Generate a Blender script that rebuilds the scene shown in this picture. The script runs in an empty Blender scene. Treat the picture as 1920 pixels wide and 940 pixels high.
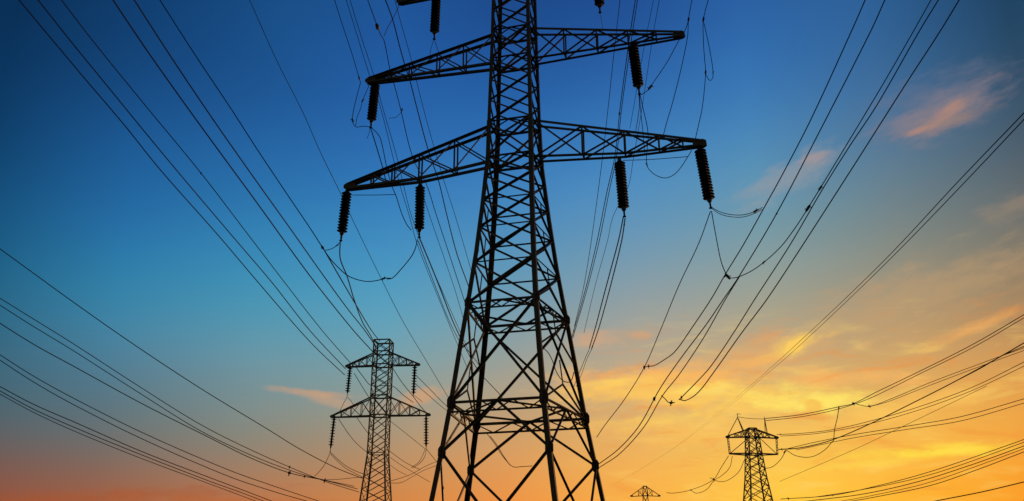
import bpy, bmesh, math, random
from mathutils import Vector, Matrix
random.seed(7)
R = math.radians
S = bpy.context.scene
C = S.collection

# ------------------------------------------------------------------ camera
EYE = 1.6                       # eye height above the field, metres
FOC = 1750.0                    # focal length in widths of 1/1920 of the frame
PITCH = math.atan(650 / FOC)    # looking up about 20 degrees
cd = bpy.data.cameras.new('camera'); cam = bpy.data.objects.new('camera', cd); C.objects.link(cam)
cam.location = (0, 0, EYE); cam.rotation_euler = (math.pi/2 + PITCH, 0, 0)
cd.sensor_width = 36; cd.lens = 36 * FOC / 1920; cd.clip_start = 0.1; cd.clip_end = 20000
S.camera = cam
S.view_settings.view_transform = 'Standard'; S.view_settings.look = 'None'
S.cycles.sample_clamp_direct = 2.0; S.cycles.sample_clamp_indirect = 1.0
S.view_settings.exposure = 0; S.view_settings.gamma = 1

# ------------------------------------------------------------------ sky
def lin(rgb):
    c = [v/255 for v in rgb]
    return tuple(x/12.92 if x <= .04045 else ((x+.055)/1.055)**2.4 for x in c) + (1,)
SUN_AZ, SUN_EL = 24.0, 3.0      # low sun behind the pylons, to the right
# dusk sky: colour by compass bearing (rows) and elevation 4, 8 ... 36 degrees (columns)
SKY = {
 -32: [(152, 68, 28), (68, 92, 97), (45, 94, 116), (26, 90, 127), (19, 75, 117), (14, 61, 103), (11, 51, 92), (10, 46, 84), (10, 43, 79)],
 -24: [(178, 88, 36), (96, 110, 106), (82, 122, 144), (52, 137, 173), (39, 110, 167), (31, 94, 154), (24, 74, 129), (18, 65, 116), (17, 59, 108)],
 -16: [(203, 106, 46), (134, 133, 112), (119, 147, 154), (73, 155, 183), (53, 133, 182), (42, 110, 172), (33, 89, 152), (27, 81, 139), (25, 77, 132)],
 -8:  [(224, 128, 47), (178, 142, 100), (134, 159, 154), (91, 164, 190), (68, 146, 194), (52, 122, 187), (41, 101, 172), (34, 89, 159), (31, 82, 148)],
 0:   [(248, 142, 52), (220, 160, 92), (172, 160, 133), (122, 160, 174), (90, 151, 187), (63, 131, 191), (43, 105, 174), (33, 84, 152), (28, 71, 134)],
 8:   [(255, 174, 54), (245, 182, 89), (207, 172, 122), (155, 162, 156), (112, 153, 176), (79, 144, 194), (54, 118, 185), (39, 90, 159), (30, 75, 142)],
 16:  [(255, 200, 50), (255, 202, 86), (216, 174, 112), (166, 161, 138), (124, 156, 162), (90, 148, 181), (63, 126, 185), (47, 105, 172), (39, 90, 156)],
 24:  [(255, 168, 30), (255, 190, 72), (220, 166, 98), (162, 147, 118), (121, 136, 133), (91, 124, 148), (62, 109, 156), (47, 97, 151), (44, 95, 151)],
 32:  [(250, 132, 18), (244, 156, 54), (207, 147, 80), (143, 123, 95), (101, 107, 107), (68, 89, 107), (40, 73, 100), (31, 67, 101), (27, 59, 92)],
}
# lit cloud streaks: bearing, elevation, half width, half height, tilt (degrees), colour, strength
CLOUDS = [
    (27.2, 26.4, 4.2, 1.9, 10, (115, 119, 138), 0.45),
    (27.4, 26.0, 3.4, 1.2, 14, (154, 132, 132), 0.50),
    (27.0, 25.4, 2.6, .50, 8, (176, 136, 112), 0.40),
    (27.9, 26.1, 1.4, .42, 26, (196, 142, 112), 0.50),
    (25.9, 25.2, .9, .22, 10, (196, 142, 112), 0.50),
    (18.0, 23.7, 3.6, 1.1, 18, (160, 156, 156), 0.50),
    (19.6, 24.6, 1.2, .5, 10, (190, 156, 140), 0.45),
    (30.4, 20.3, 2.0, 0.7, 11, (160, 138, 116), 0.45),
    (23.9, 16.0, 7.5, 2.0, 14, (199, 160, 112), 0.40),
    (15.5, 13.5, 4.6, 1.1, 8, (226, 171, 108), 0.75),
    (17.0, 13.9, 1.7, 0.65, 22, (255, 207, 94), 1.00),
    (15.3, 13.2, 1.6, 0.3, 5, (243, 181, 98), 0.70),
    (7.9, 15.0, .9, 0.3, 3, (234, 165, 104), 0.80),
    (7.6, 14.9, 2.6, 0.8, 5, (185, 161, 134), 0.60),
    (5.0, 14.9, 1.6, 0.8, -1, (210, 166, 128), 0.70),
    (10.0, 12.6, 7.5, .9, 1, (248, 182, 98), 0.95),
    (19.5, 11.9, 5.0, .6, -4, (246, 182, 100), 0.90),
    (8.0, 11.6, 6.2, 1.0, 3, (253, 196, 92), 0.85),
    (13.6, 11.0, 6.0, 1.1, -3, (255, 203, 94), 0.90),
    (6.6, 12.3, 2.2, .40, 6, (255, 208, 98), 0.90),
    (18.0, 10.7, 4.2, .85, -6, (255, 228, 104), 1.00),
    (11.3, 11.7, 2.6, .40, 2, (255, 220, 106), 0.80),
    (9.5, 9.9, 3.0, .45, 3, (255, 216, 100), 0.60),
    (22.5, 9.9, 6.5, 0.7, 8, (254, 196, 92), 0.70),
    (26.7, 13.8, 3.4, 0.4, 19, (236, 170, 96), 0.75),
    (21.0, 13.6, 1.2, .3, 20, (222, 176, 116), 0.50),
    (24.8, 7.5, 5.8, 0.42, 0, (255, 220, 72), 1.00),
    (20.5, 7.0, 4.0, 0.30, 3, (255, 216, 80), 0.60),
    (11.0, 9.2, 6.5, .9, -2, (254, 194, 90), 0.60),
    (-12.2, 11.45, 2.9, 0.24, -3, (204, 158, 122), 0.65),
    (-10.6, 11.0, 2.2, 0.40, -7, (200, 160, 126), 0.60),
    (-5.6, 11.4, 2.3, 0.6, 16, (222, 160, 108), 0.60),
    (-25.6, 4.9, 10.5, 0.5, 5, (168, 84, 46), 0.50),
    (-16.7, 5.1, 6.5, 0.4, 0, (187, 102, 52), 0.45),
]
W = bpy.data.worlds.new('World'); S.world = W; W.use_nodes = True
nt = W.node_tree; nt.nodes.clear()
def N(t, **k):
    n = nt.nodes.new(t)
    for a, v in k.items(): setattr(n, a, v)
    return n
def plug(s, v):
    if hasattr(v, 'is_linked') or isinstance(v, bpy.types.NodeSocket): nt.links.new(v, s)
    else: s.default_value = v
def M(op, a, b=None, c=None, clamp=False):
    n = N('ShaderNodeMath', operation=op, use_clamp=clamp); plug(n.inputs[0], a)
    if b is not None: plug(n.inputs[1], b)
    if c is not None: plug(n.inputs[2], c)
    return n.outputs[0]
def VM(op, a, b=None):
    n = N('ShaderNodeVectorMath', operation=op); plug(n.inputs[0], a)
    if b is not None: plug(n.inputs[3 if op == 'SCALE' else 1], b)
    return n.outputs[0]
def smooth(x, a, b):
    n = N('ShaderNodeMapRange', interpolation_type='SMOOTHSTEP'); plug(n.inputs[0], x)
    n.inputs[1].default_value = a; n.inputs[2].default_value = b
    return n.outputs[0]
def mix(f, a, b):
    n = N('ShaderNodeMix', data_type='RGBA'); plug(n.inputs[0], f); plug(n.inputs[6], a); plug(n.inputs[7], b)
    return n.outputs[2]
tc = N('ShaderNodeTexCoord'); sep = N('ShaderNodeSeparateXYZ'); nt.links.new(tc.outputs['Generated'], sep.inputs[0])
az = M('MULTIPLY', M('ARCTAN2', sep.outputs[0], sep.outputs[1]), 57.29578)
el = M('MULTIPLY', M('ARCSINE', sep.outputs[2]), 57.29578)
azc = M('MINIMUM', M('MAXIMUM', az, -32.0), 32.0)
elf = M('DIVIDE', el, 40.0, clamp=True)
total = None
for a0, cols in SKY.items():
    r = N('ShaderNodeValToRGB'); r.color_ramp.interpolation = 'B_SPLINE'
    es = r.color_ramp.elements
    while len(es) < len(cols): es.new(.5)
    for i, h in enumerate(cols): es[i].position = (4 + 4*i)/40
    for i, h in enumerate(cols): es[i].color = lin(h)
    nt.links.new(elf, r.inputs[0])
    w = M('SUBTRACT', 1.0, M('DIVIDE', M('ABSOLUTE', M('SUBTRACT', azc, float(a0))), 8.0), clamp=True)
    c = VM('SCALE', r.outputs[0], w)
    total = c if total is None else VM('ADD', total, c)
skycol = total
cmb = N('ShaderNodeCombineXYZ'); nt.links.new(az, cmb.inputs[0]); nt.links.new(el, cmb.inputs[1])
# slow, wide unevenness of the thin high haze
n0 = N('ShaderNodeTexNoise'); mp = N('ShaderNodeMapping'); nt.links.new(cmb.outputs[0], mp.inputs[0])
mp.inputs['Scale'].default_value = (.05, .18, 1); mp.inputs['Rotation'].default_value = (0, 0, R(-12))
nt.links.new(mp.outputs[0], n0.inputs['Vector']); n0.inputs['Scale'].default_value = 1; n0.inputs['Detail'].default_value = 5
skycol = VM('SCALE', skycol, M('MULTIPLY_ADD', n0.outputs[0], .10, .95))
for k, (a, e, sa, se, tilt, col, op) in enumerate(CLOUDS):
    t = R(tilt); dx = M('SUBTRACT', az, a); dy = M('SUBTRACT', el, e)
    ca = math.cos(R(e))
    xr = M('ADD', M('MULTIPLY', dx, ca*math.cos(t)), M('MULTIPLY', dy, math.sin(t)))
    yr = M('SUBTRACT', M('MULTIPLY', dy, math.cos(t)), M('MULTIPLY', dx, ca*math.sin(t)))
    v = N('ShaderNodeCombineXYZ'); nt.links.new(xr, v.inputs[0]); nt.links.new(yr, v.inputs[1]); v.inputs[2].default_value = 3.7*k
    nz = N('ShaderNodeTexNoise'); ms = N('ShaderNodeMapping'); nt.links.new(v.outputs[0], ms.inputs[0])
    ms.inputs['Scale'].default_value = (.45, 1.15, 1); nt.links.new(ms.outputs[0], nz.inputs['Vector'])
    nz.inputs['Scale'].default_value = 1.0; nz.inputs['Detail'].default_value = 4; nz.inputs['Roughness'].default_value = .62
    r2 = M('ADD', M('POWER', M('ABSOLUTE', M('DIVIDE', xr, sa)), 2.0), M('POWER', M('ABSOLUTE', M('DIVIDE', yr, se)), 2.0))
    d = M('ADD', M('SQRT', r2), M('MULTIPLY', M('SUBTRACT', nz.outputs[0], .5), 2.4))
    m = M('MULTIPLY', M('SUBTRACT', 1.0, smooth(d, .05, 1.25)), op)
    skycol = mix(m, skycol, lin(col))
mq = N('ShaderNodeMapping'); nt.links.new(cmb.outputs[0], mq.inputs[0]); mq.inputs['Rotation'].default_value = (0, 0, R(-9))
mq.inputs['Scale'].default_value = (.22, .95, 1); mq.inputs['Location'].default_value = (3.1, 7.7, 0)
nq = N('ShaderNodeTexNoise'); nt.links.new(mq.outputs[0], nq.inputs['Vector']); nq.inputs['Scale'].default_value = 1
nq.inputs['Detail'].default_value = 6; nq.inputs['Roughness'].default_value = .58; nq.inputs['Distortion'].default_value = .6
band = M('MULTIPLY', smooth(az, 1, 10), M('MULTIPLY', smooth(el, 3, 6), M('SUBTRACT', 1.0, smooth(el, 12.5, 18))))
skycol = mix(M('MULTIPLY', M('MULTIPLY', smooth(nq.outputs[0], .52, .74), band), .34), skycol, lin((255, 219, 112)))
skycol = mix(M('MULTIPLY', M('MULTIPLY', M('SUBTRACT', 1.0, smooth(nq.outputs[0], .30, .48)), band), .42), skycol, lin((240, 142, 58)))
ns = N('ShaderNodeTexSky', sky_type='NISHITA', sun_disc=False)
ns.sun_elevation = R(SUN_EL); ns.sun_rotation = R(SUN_AZ); ns.air_density = 1.4; ns.dust_density = 2
away = M('MAXIMUM', smooth(M('ABSOLUTE', az), 40, 85), smooth(el, 48, 75))
final = mix(away, skycol, VM('SCALE', ns.outputs[0], .08))
bg = N('ShaderNodeBackground'); nt.links.new(final, bg.inputs[0]); bg.inputs[1].default_value = 1.0
W.cycles.sampling_method = 'MANUAL'; W.cycles.sample_map_resolution = 256
wo = N('ShaderNodeOutputWorld'); nt.links.new(bg.outputs[0], wo.inputs[0])

# ------------------------------------------------------------------ sun, almost down
sl = bpy.data.lights.new('sun', 'SUN'); sl.energy = 0.5; sl.angle = R(.6); sl.color = (1, .55, .25)
so = bpy.data.objects.new('sun', sl); C.objects.link(so)
sd = Vector((math.sin(R(SUN_AZ))*math.cos(R(SUN_EL)), math.cos(R(SUN_AZ))*math.cos(R(SUN_EL)), math.sin(R(SUN_EL))))
so.rotation_euler = sd.to_track_quat('Z', 'Y').to_euler(); so.location = sd*500

# ------------------------------------------------------------------ materials
def mat(name, c0, c1, metal=0., rough=.6, scale=3., bump=0.):
    m = bpy.data.materials.new(name); m.use_nodes = True; t = m.node_tree; b = t.nodes['Principled BSDF']
    tcn = t.nodes.new('ShaderNodeTexCoord'); nz = t.nodes.new('ShaderNodeTexNoise'); nz.inputs['Scale'].default_value = scale
    nz.inputs['Detail'].default_value = 6; t.links.new(tcn.outputs['Object'], nz.inputs['Vector'])
    r = t.nodes.new('ShaderNodeValToRGB'); r.color_ramp.elements[0].position = .38; r.color_ramp.elements[1].position = .66
    r.color_ramp.elements[0].color = c0 + (1,); r.color_ramp.elements[1].color = c1 + (1,)
    t.links.new(nz.outputs[0], r.inputs[0]); t.links.new(r.outputs[0], b.inputs['Base Color'])
    b.inputs['Metallic'].default_value = metal; b.inputs['Roughness'].default_value = rough
    if bump:
        bp = t.nodes.new('ShaderNodeBump'); bp.inputs['Strength'].default_value = bump
        t.links.new(nz.outputs[0], bp.inputs['Height']); t.links.new(bp.outputs[0], b.inputs['Normal'])
    return m
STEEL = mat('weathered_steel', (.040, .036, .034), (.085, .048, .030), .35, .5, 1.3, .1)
STEELF = mat('weathered_steel_hazed', (.15, .14, .13), (.20, .16, .13), .3, .55, .6)  # far pylons: steel lightened, distance haze put into the base colour
CABLE = mat('dark_cable', (.022, .021, .021), (.032, .029, .028), 0, .75, .5)
GLAZE = mat('dark_glazed_disc', (.014, .013, .015), (.020, .017, .017), 0, .7, 6)
for m_ in (CABLE, GLAZE): m_.node_tree.nodes['Principled BSDF'].inputs['Specular IOR Level'].default_value = .15
CONC = mat('concrete', (.22, .21, .19), (.32, .30, .27), 0, .9, 2, .4)
GRASS = mat('field_grass', (.030, .042, .016), (.060, .062, .026), 0, .95, .15, .5)

# ------------------------------------------------------------------ helpers
def obj(name, bm, m, parent=None, loc=None):
    me = bpy.data.meshes.new(name); bm.to_mesh(me); bm.free(); me.materials.append(m)
    o = bpy.data.objects.new(name, me); C.objects.link(o)
    if parent: o.parent = parent
    if loc is not None: o.location = loc
    return o
def tag(o, label, cat=None, group=None):
    if label: o['label'] = label
    if cat: o['category'] = cat
    if group: o['group'] = group
    return o
def empty(name, label, cat, loc, group=None):
    o = bpy.data.objects.new(name, None); C.objects.link(o); o.location = loc; o.empty_display_size = .5
    return tag(o, label, cat, group)
def frame(d, ref):
    d = d.normalized(); x = ref - d*ref.dot(d)
    if x.length < 1e-4: x = d.orthogonal()
    x.normalize(); return x, d.cross(x)
def angle(bm, p0, p1, w, t, ref=Vector((0, 0, 1))):
    """a rolled steel angle (L section) from p0 to p1"""
    d = p1 - p0; x, y = frame(d, ref)
    sec = [(0, 0), (w, 0), (w, t), (t, t), (t, w), (0, w)]
    g = w*.35
    a = [bm.verts.new(p0 + x*(i-g) + y*(j-g)) for i, j in sec]; b = [bm.verts.new(p1 + x*(i-g) + y*(j-g)) for i, j in sec]
    n = len(sec)
    for i in range(n): bm.faces.new((a[i], a[(i+1) % n], b[(i+1) % n], b[i]))
    bm.faces.new(a[::-1]); bm.faces.new(b)
def plate(bm, p, n, w, h, t=.02, up=Vector((0, 0, 1))):
    """bolted gusset plate with clipped corners"""
    n = n.normalized(); y = (up - n*up.dot(n)).normalized(); x = y.cross(n)
    o = [(-w, -h*.5), (-w*.5, -h), (w*.5, -h), (w, -h*.5), (w, h*.5), (w*.5, h), (-w*.5, h), (-w, h*.5)]
    a = [bm.verts.new(p + x*i*.5 + y*j*.5 - n*t) for i, j in o]; b = [bm.verts.new(p + x*i*.5 + y*j*.5 + n*t) for i, j in o]
    for i in range(8): bm.faces.new((a[i], a[(i+1) % 8], b[(i+1) % 8], b[i]))
    bm.faces.new(a[::-1]); bm.faces.new(b)
    for i, j in ((-.3, -.3), (.3, .3), (-.3, .3), (.3, -.3)):       # bolt heads
        q = p + x*i*w*.5 + y*j*h*.5 + n*(t + .012)
        bmesh.ops.create_cone(bm, cap_ends=True, segments=6, radius1=.022, radius2=.018, depth=.026,
                              matrix=Matrix.Translation(q) @ n.to_track_quat('Z', 'Y').to_matrix().to_4x4())
def tube(bm, pts, rad, seg=6):
    ring = None
    for i, p in enumerate(pts):
        d = (pts[min(i+1, len(pts)-1)] - pts[max(i-1, 0)])
        if d.length < 1e-6: d = Vector((0, 0, 1))
        x, y = frame(d, Vector((.13, .21, 1)))
        r = rad[i] if isinstance(rad, list) else rad
        new = [bm.verts.new(p + (x*math.cos(a) + y*math.sin(a))*r) for a in (2*math.pi*k/seg for k in range(seg))]
        if ring:
            for k in range(seg): bm.faces.new((ring[k], ring[(k+1) % seg], new[(k+1) % seg], new[k]))
        else: bm.faces.new(new[::-1])
        ring = new
    bm.faces.new(ring)
def lathe(bm, prof, seg=18):
    rings = []
    for r, z in prof:
        rings.append([bm.verts.new((r*math.cos(2*math.pi*k/seg), r*math.sin(2*math.pi*k/seg), z)) for k in range(seg)])
    for a, b in zip(rings, rings[1:]):
        for k in range(seg): bm.faces.new((a[k], a[(k+1) % seg], b[(k+1) % seg], b[k]))
    bm.faces.new(rings[0][::-1]); bm.faces.new(rings[-1])
def ray(px, py):
    x = (px-960)/FOC; y = (470-py)/FOC
    return Vector((x, math.cos(PITCH) - y*math.sin(PITCH), math.sin(PITCH) + y*math.cos(PITCH)))
CAM = Vector((0, 0, EYE))
PSI = R(16)                                        # the line of the cross-arms turns 16 degrees towards us on the right
U = Vector((math.cos(PSI), -math.sin(PSI), 0)); V = Vector((math.sin(PSI), math.cos(PSI), 0))
MAIN = Vector((.12, 45, 0))
def at(px, py, spec):
    """a point seen in direction (px, py): 'a' on the pylon's cross-arm plane, 'h24' 24 m above ground, a number = metres north"""
    d = ray(px, py)
    if spec == 'a': t = MAIN.dot(V)/d.dot(V)
    elif isinstance(spec, str): t = (float(spec[1:]) - EYE)/d.z
    else: t = spec/d.y
    return CAM + d*t

# ------------------------------------------------------------------ ground
gb = bmesh.new(); n = 60; size = 6000
vs = [[None]*(n+1) for _ in range(n+1)]
for i in range(n+1):
    for j in range(n+1):
        fx = (i/n*2-1); fy = (j/n*2-1); x = size*fx*abs(fx); y = size*fy*abs(fy)
        d = math.hypot(x, y)
        z = (math.sin(x*.011+1)*math.cos(y*.009) * 1.5) * min(1, max(0, (d-420)/400))
        vs[i][j] = gb.verts.new((x, y, z))
for i in range(n):
    for j in range(n): gb.faces.new((vs[i][j], vs[i+1][j], vs[i+1][j+1], vs[i][j+1]))
g = obj('ground', gb, GRASS); g['kind'] = 'structure'

# ------------------------------------------------------------------ lattice pylons
FACES = (((-1, -1), (1, -1)), ((1, -1), (1, 1)), ((1, 1), (-1, 1)), ((-1, 1), (-1, -1)))
class Pylon:
    def __init__(s, root, c, yaw, levels, m):
        s.root = root; s.c = Vector(c); s.m = m
        s.u = Vector((math.cos(yaw), -math.sin(yaw), 0)); s.v = Vector((math.sin(yaw), math.cos(yaw), 0)); s.L = levels
    def half(s, z):
        L = s.L
        if z <= L[0][0]: return L[0][1:]
        for a, b in zip(L, L[1:]):
            if a[0] <= z <= b[0]:
                k = (z-a[0])/(b[0]-a[0]); return tuple(a[i]*(1-k)+b[i]*k for i in (1, 2, 3))
        return L[-1][1:]
    def corner(s, k, z):                           # local to the root, which stands at s.c
        wf, wr, wv = s.half(z); w = wf if k[1] < 0 else wr
        return s.u*(k[0]*w) + s.v*(k[1]*wv) + Vector((0, 0, z))
    def mid(s, a, b, z): return (s.corner(a, z) + s.corner(b, z))/2
    def legs(s, w, t, zs=None, feet=True, gus=()):
        zs = zs or [l[0] for l in s.L]
        for k in ((-1, -1), (1, -1), (1, 1), (-1, 1)):
            bm = bmesh.new(); out = s.u*k[0] + s.v*k[1]
            ref = -s.u*k[0] if k[0]*k[1] > 0 else -s.v*k[1]
            for a, b in zip(zs, zs[1:]):
                f = 1 if b < 26 else .8
                angle(bm, s.corner(k, a), s.corner(k, b) + (s.corner(k, b)-s.corner(k, a)).normalized()*.04, w*f, t, ref)
            leg = obj('leg', bm, s.m, s.root)
            if gus:
                for z, sz in gus:
                    g = bmesh.new()
                    plate(g, s.corner(k, z) - out*.02, s.v*k[1], sz*.62, sz)
                    plate(g, s.corner(k, z) - out*.02, s.u*k[0], sz*.62, sz)
                    obj('gusset_plate', g, s.m, leg)
            if feet:
                f = bmesh.new(); p = s.corner(k, s.L[0][0])
                lathe(f, [(.75, -.3), (.75, .12), (.7, .2), (.42, .34), (.40, .36)], 12)
                obj('footing', f, CONC, s.root, (p.x, p.y, 0))
    def cross(s, z0, z1, w, t, faces=FACES, name='cross_brace'):
        for i, (a, b) in enumerate(faces):
            bm = bmesh.new(); nrm = (s.corner(a, z0)+s.corner(b, z0)); nrm.z = 0
            e = nrm.normalized()*(t*.8)
            angle(bm, s.corner(a, z0)+e, s.corner(b, z1)+e, w, t, nrm); angle(bm, s.corner(b, z0)-e, s.corner(a, z1)-e, w, t, nrm)
            obj(name, bm, s.m, s.root)
    def kbrace(s, z0, z1, w, t):
        """inverted V on every face: from both legs at z0 up to the middle of the frame at z1"""
        for a, b in FACES:
            bm = bmesh.new(); nrm = (s.corner(a, z0)+s.corner(b, z0)); nrm.z = 0; m = s.mid(a, b, z1)
            angle(bm, s.corner(a, z0), m, w, t, nrm); angle(bm, s.corner(b, z0), m, w, t, nrm)
            obj('knee_brace', bm, s.m, s.root)
    def ring(s, z, w, t, plan=False, dz=0.):
        bm = bmesh.new()
        for a, b in FACES: angle(bm, s.corner(a, z), s.corner(b, z), w, t)
        if plan:
            mids = [s.mid(a, b, z) for a, b in FACES]
            for i in range(4): angle(bm, mids[i], mids[(i+1) % 4], w*.7, t)
        if dz:
            for a, b in FACES:
                angle(bm, s.corner(a, z-dz), s.corner(b, z-dz), w*.7, t)
                N_ = 6
                for i in range(N_):
                    p = s.corner(a, z).lerp(s.corner(b, z), i/N_); q = s.corner(a, z-dz).lerp(s.corner(b, z-dz), (i+1)/N_)
                    if i % 2: p = s.corner(a, z-dz).lerp(s.corner(b, z-dz), i/N_); q = s.corner(a, z).lerp(s.corner(b, z), (i+1)/N_)
                    angle(bm, p, q, w*.45, t)
        obj('horizontal_frame', bm, s.m, s.root)
    def arm(s, side, zb, zt, tip, ztip, nodes, w, wb, t, low=None, endw=.22, style='X', label=None, rootw=.34):
        """a tapering lattice cross-arm: four chords, posts and diagonals, closed by a tip plate"""
        e = bpy.data.objects.new('cross_arm', None); C.objects.link(e); e.parent = s.root; e.empty_display_size = .3
        if label: e['label'] = label
        low = low or []
        wf, wr, wv = s.half(zb)
        def pt(sv, row, top):
            # row -1 near, +1 far
            hh = s.half(zt if top else zb); s0 = (hh[0]+hh[1])/2
            f = min(1, max(0, (sv-s0)/(tip-s0)))
            tv = row*(rootw*(1-f) + endw*.5*f)
            if top: z = zt + (ztip + endw*.5 - zt)*f
            else:
                pts = [(s0, zb)] + low + [(tip, ztip - endw*.5)]
                z = pts[-1][1]
                for (a, za), (b, zb_) in zip(pts, pts[1:]):
                    if a <= sv <= b: z = za + (zb_-za)*(sv-a)/(b-a); break
            return s.u*(side*sv) + s.v*tv + Vector((0, 0, z))
        s0 = (wf+wr)/2
        cut = sorted(set([s0] + [l[0] for l in low] + list(nodes) + [tip]))
        for top in (True, False):
            for row in (-1, 1):
                bm = bmesh.new()
                for a, b in zip(cut, cut[1:]): angle(bm, pt(a, row, top), pt(b, row, top), w, t, Vector((0, 0, -1 if top else 1)))
                obj('top_chord' if top else 'bottom_chord', bm, s.m, e)
        st = [s0] + list(nodes)
        for i, a in enumerate(st):
            b = st[i+1] if i+1 < len(st) else None
            for row in (-1, 1):
                if i > 0:
                    bm = bmesh.new(); angle(bm, pt(a, row, False), pt(a, row, True), wb, t, s.v*row); obj('post', bm, s.m, e)
                if b is not None:
                    bm = bmesh.new(); o = s.v*(t*.8)
                    angle(bm, pt(a, row, False)+o, pt(b, row, True)+o, wb, t, s.v*row)
                    if style == 'X' and row < 0: angle(bm, pt(a, row, True)-o, pt(b, row, False)-o, wb, t, s.v*row)
                    obj('diagonal', bm, s.m, e)
            if i > 0:
                bm = bmesh.new(); angle(bm, pt(a, -1, False), pt(a, 1, False), wb, t)
                obj('cross_tie', bm, s.m, e)
        bm = bmesh.new(); p = s.u*(side*tip) + Vector((0, 0, ztip))
        for d in (-1, 1): plate(bm, p + s.v*(d*endw*.55) - s.u*(side*.1), s.v*d, endw*2.6, endw*1.5, .015)
        plate(bm, p + s.u*(side*.06), s.u*side, endw*1.0, endw*1.3, .02)
        obj('tip_plate', bm, s.m, e)
        return e

# the near pylon ------------------------------------------------
root = empty('transmission_tower', 'huge dark steel lattice pylon in the foreground with wide cross-arms', 'pylon', MAIN, 'lattice pylons')
LV = [(0, 3.66, 4.62, 4.42), (2.05, 3.32, 4.24, 4.03), (5.93, 2.76, 3.58, 3.48), (7.72, 2.51, 3.28, 3.24), (10.0, 2.22, 2.90, 2.94), (12.43, 1.98, 2.56, 2.63),
      (15.0, 1.72, 2.20, 2.22), (17.73, 1.50, 1.83, 1.74), (20.39, 1.34, 1.55, 1.33), (23.38, 1.20, 1.29, .92), (25.5, 1.17, 1.21, .88),
      (29.45, 1.08, 1.13, .80), (31.28, 1.05, 1.09, .76), (35.0, 1.00, 1.04, .70), (36.9, .97, 1.0, .66), (41.5, .85, .9, .55), (45.5, .2, .2, .15)]
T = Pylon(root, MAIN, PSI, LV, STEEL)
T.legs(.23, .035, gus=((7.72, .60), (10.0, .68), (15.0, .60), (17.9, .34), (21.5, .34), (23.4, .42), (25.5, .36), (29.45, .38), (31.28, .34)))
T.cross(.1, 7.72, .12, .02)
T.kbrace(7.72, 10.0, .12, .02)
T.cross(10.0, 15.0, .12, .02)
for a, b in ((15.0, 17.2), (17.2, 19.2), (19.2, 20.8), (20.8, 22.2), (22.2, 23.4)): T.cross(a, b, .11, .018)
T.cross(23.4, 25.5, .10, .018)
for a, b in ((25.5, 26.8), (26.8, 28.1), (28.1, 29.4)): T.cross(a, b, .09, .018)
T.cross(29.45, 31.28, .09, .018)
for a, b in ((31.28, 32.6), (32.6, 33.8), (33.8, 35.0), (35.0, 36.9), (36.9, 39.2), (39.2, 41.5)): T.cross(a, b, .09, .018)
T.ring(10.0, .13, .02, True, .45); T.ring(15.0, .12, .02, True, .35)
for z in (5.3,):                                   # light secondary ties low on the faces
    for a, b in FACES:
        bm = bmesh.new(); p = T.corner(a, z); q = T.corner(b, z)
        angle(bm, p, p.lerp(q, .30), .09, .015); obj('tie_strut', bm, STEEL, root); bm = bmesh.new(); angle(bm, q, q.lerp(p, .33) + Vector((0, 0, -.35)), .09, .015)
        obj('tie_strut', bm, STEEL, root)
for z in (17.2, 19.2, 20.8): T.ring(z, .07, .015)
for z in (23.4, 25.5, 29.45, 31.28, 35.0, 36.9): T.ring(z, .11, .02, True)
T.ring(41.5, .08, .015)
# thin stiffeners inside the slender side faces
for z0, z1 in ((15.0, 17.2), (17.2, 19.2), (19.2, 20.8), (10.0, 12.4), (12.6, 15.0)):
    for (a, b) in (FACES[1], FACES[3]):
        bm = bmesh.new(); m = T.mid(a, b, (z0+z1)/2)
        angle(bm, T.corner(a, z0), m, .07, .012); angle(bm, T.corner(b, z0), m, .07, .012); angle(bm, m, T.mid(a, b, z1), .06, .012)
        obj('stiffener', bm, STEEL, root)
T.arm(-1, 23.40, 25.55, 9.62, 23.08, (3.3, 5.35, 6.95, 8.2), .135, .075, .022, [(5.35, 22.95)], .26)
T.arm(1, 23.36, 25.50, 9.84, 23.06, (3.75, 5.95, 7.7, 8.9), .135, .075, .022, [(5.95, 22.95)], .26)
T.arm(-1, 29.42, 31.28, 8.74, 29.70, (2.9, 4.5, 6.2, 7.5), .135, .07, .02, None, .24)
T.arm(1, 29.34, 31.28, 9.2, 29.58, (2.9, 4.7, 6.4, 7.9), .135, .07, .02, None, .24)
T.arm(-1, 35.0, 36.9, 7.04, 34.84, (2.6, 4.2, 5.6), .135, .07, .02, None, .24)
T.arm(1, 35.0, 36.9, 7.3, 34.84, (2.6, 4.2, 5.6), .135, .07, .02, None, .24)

# the pylon behind, on the left ---------------------------------
P2 = Vector((-19.8, 140, 0))
root2 = empty('transmission_tower', 'mid-distance two-armed lattice pylon at lower left, standing behind the huge one', 'pylon', P2, 'lattice pylons')
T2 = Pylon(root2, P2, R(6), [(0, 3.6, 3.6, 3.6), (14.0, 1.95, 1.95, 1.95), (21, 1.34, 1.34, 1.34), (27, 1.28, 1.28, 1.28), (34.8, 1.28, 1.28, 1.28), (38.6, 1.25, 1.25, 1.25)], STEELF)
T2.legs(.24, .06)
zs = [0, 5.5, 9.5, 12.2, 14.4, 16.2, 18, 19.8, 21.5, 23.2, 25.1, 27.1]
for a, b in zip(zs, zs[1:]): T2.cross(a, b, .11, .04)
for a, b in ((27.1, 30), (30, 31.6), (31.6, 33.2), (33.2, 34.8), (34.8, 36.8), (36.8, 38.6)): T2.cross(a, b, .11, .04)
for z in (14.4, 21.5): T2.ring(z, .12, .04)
for z in (27.1, 30, 34.8, 36.8, 38.6): T2.ring(z, .2, .05)
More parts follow.
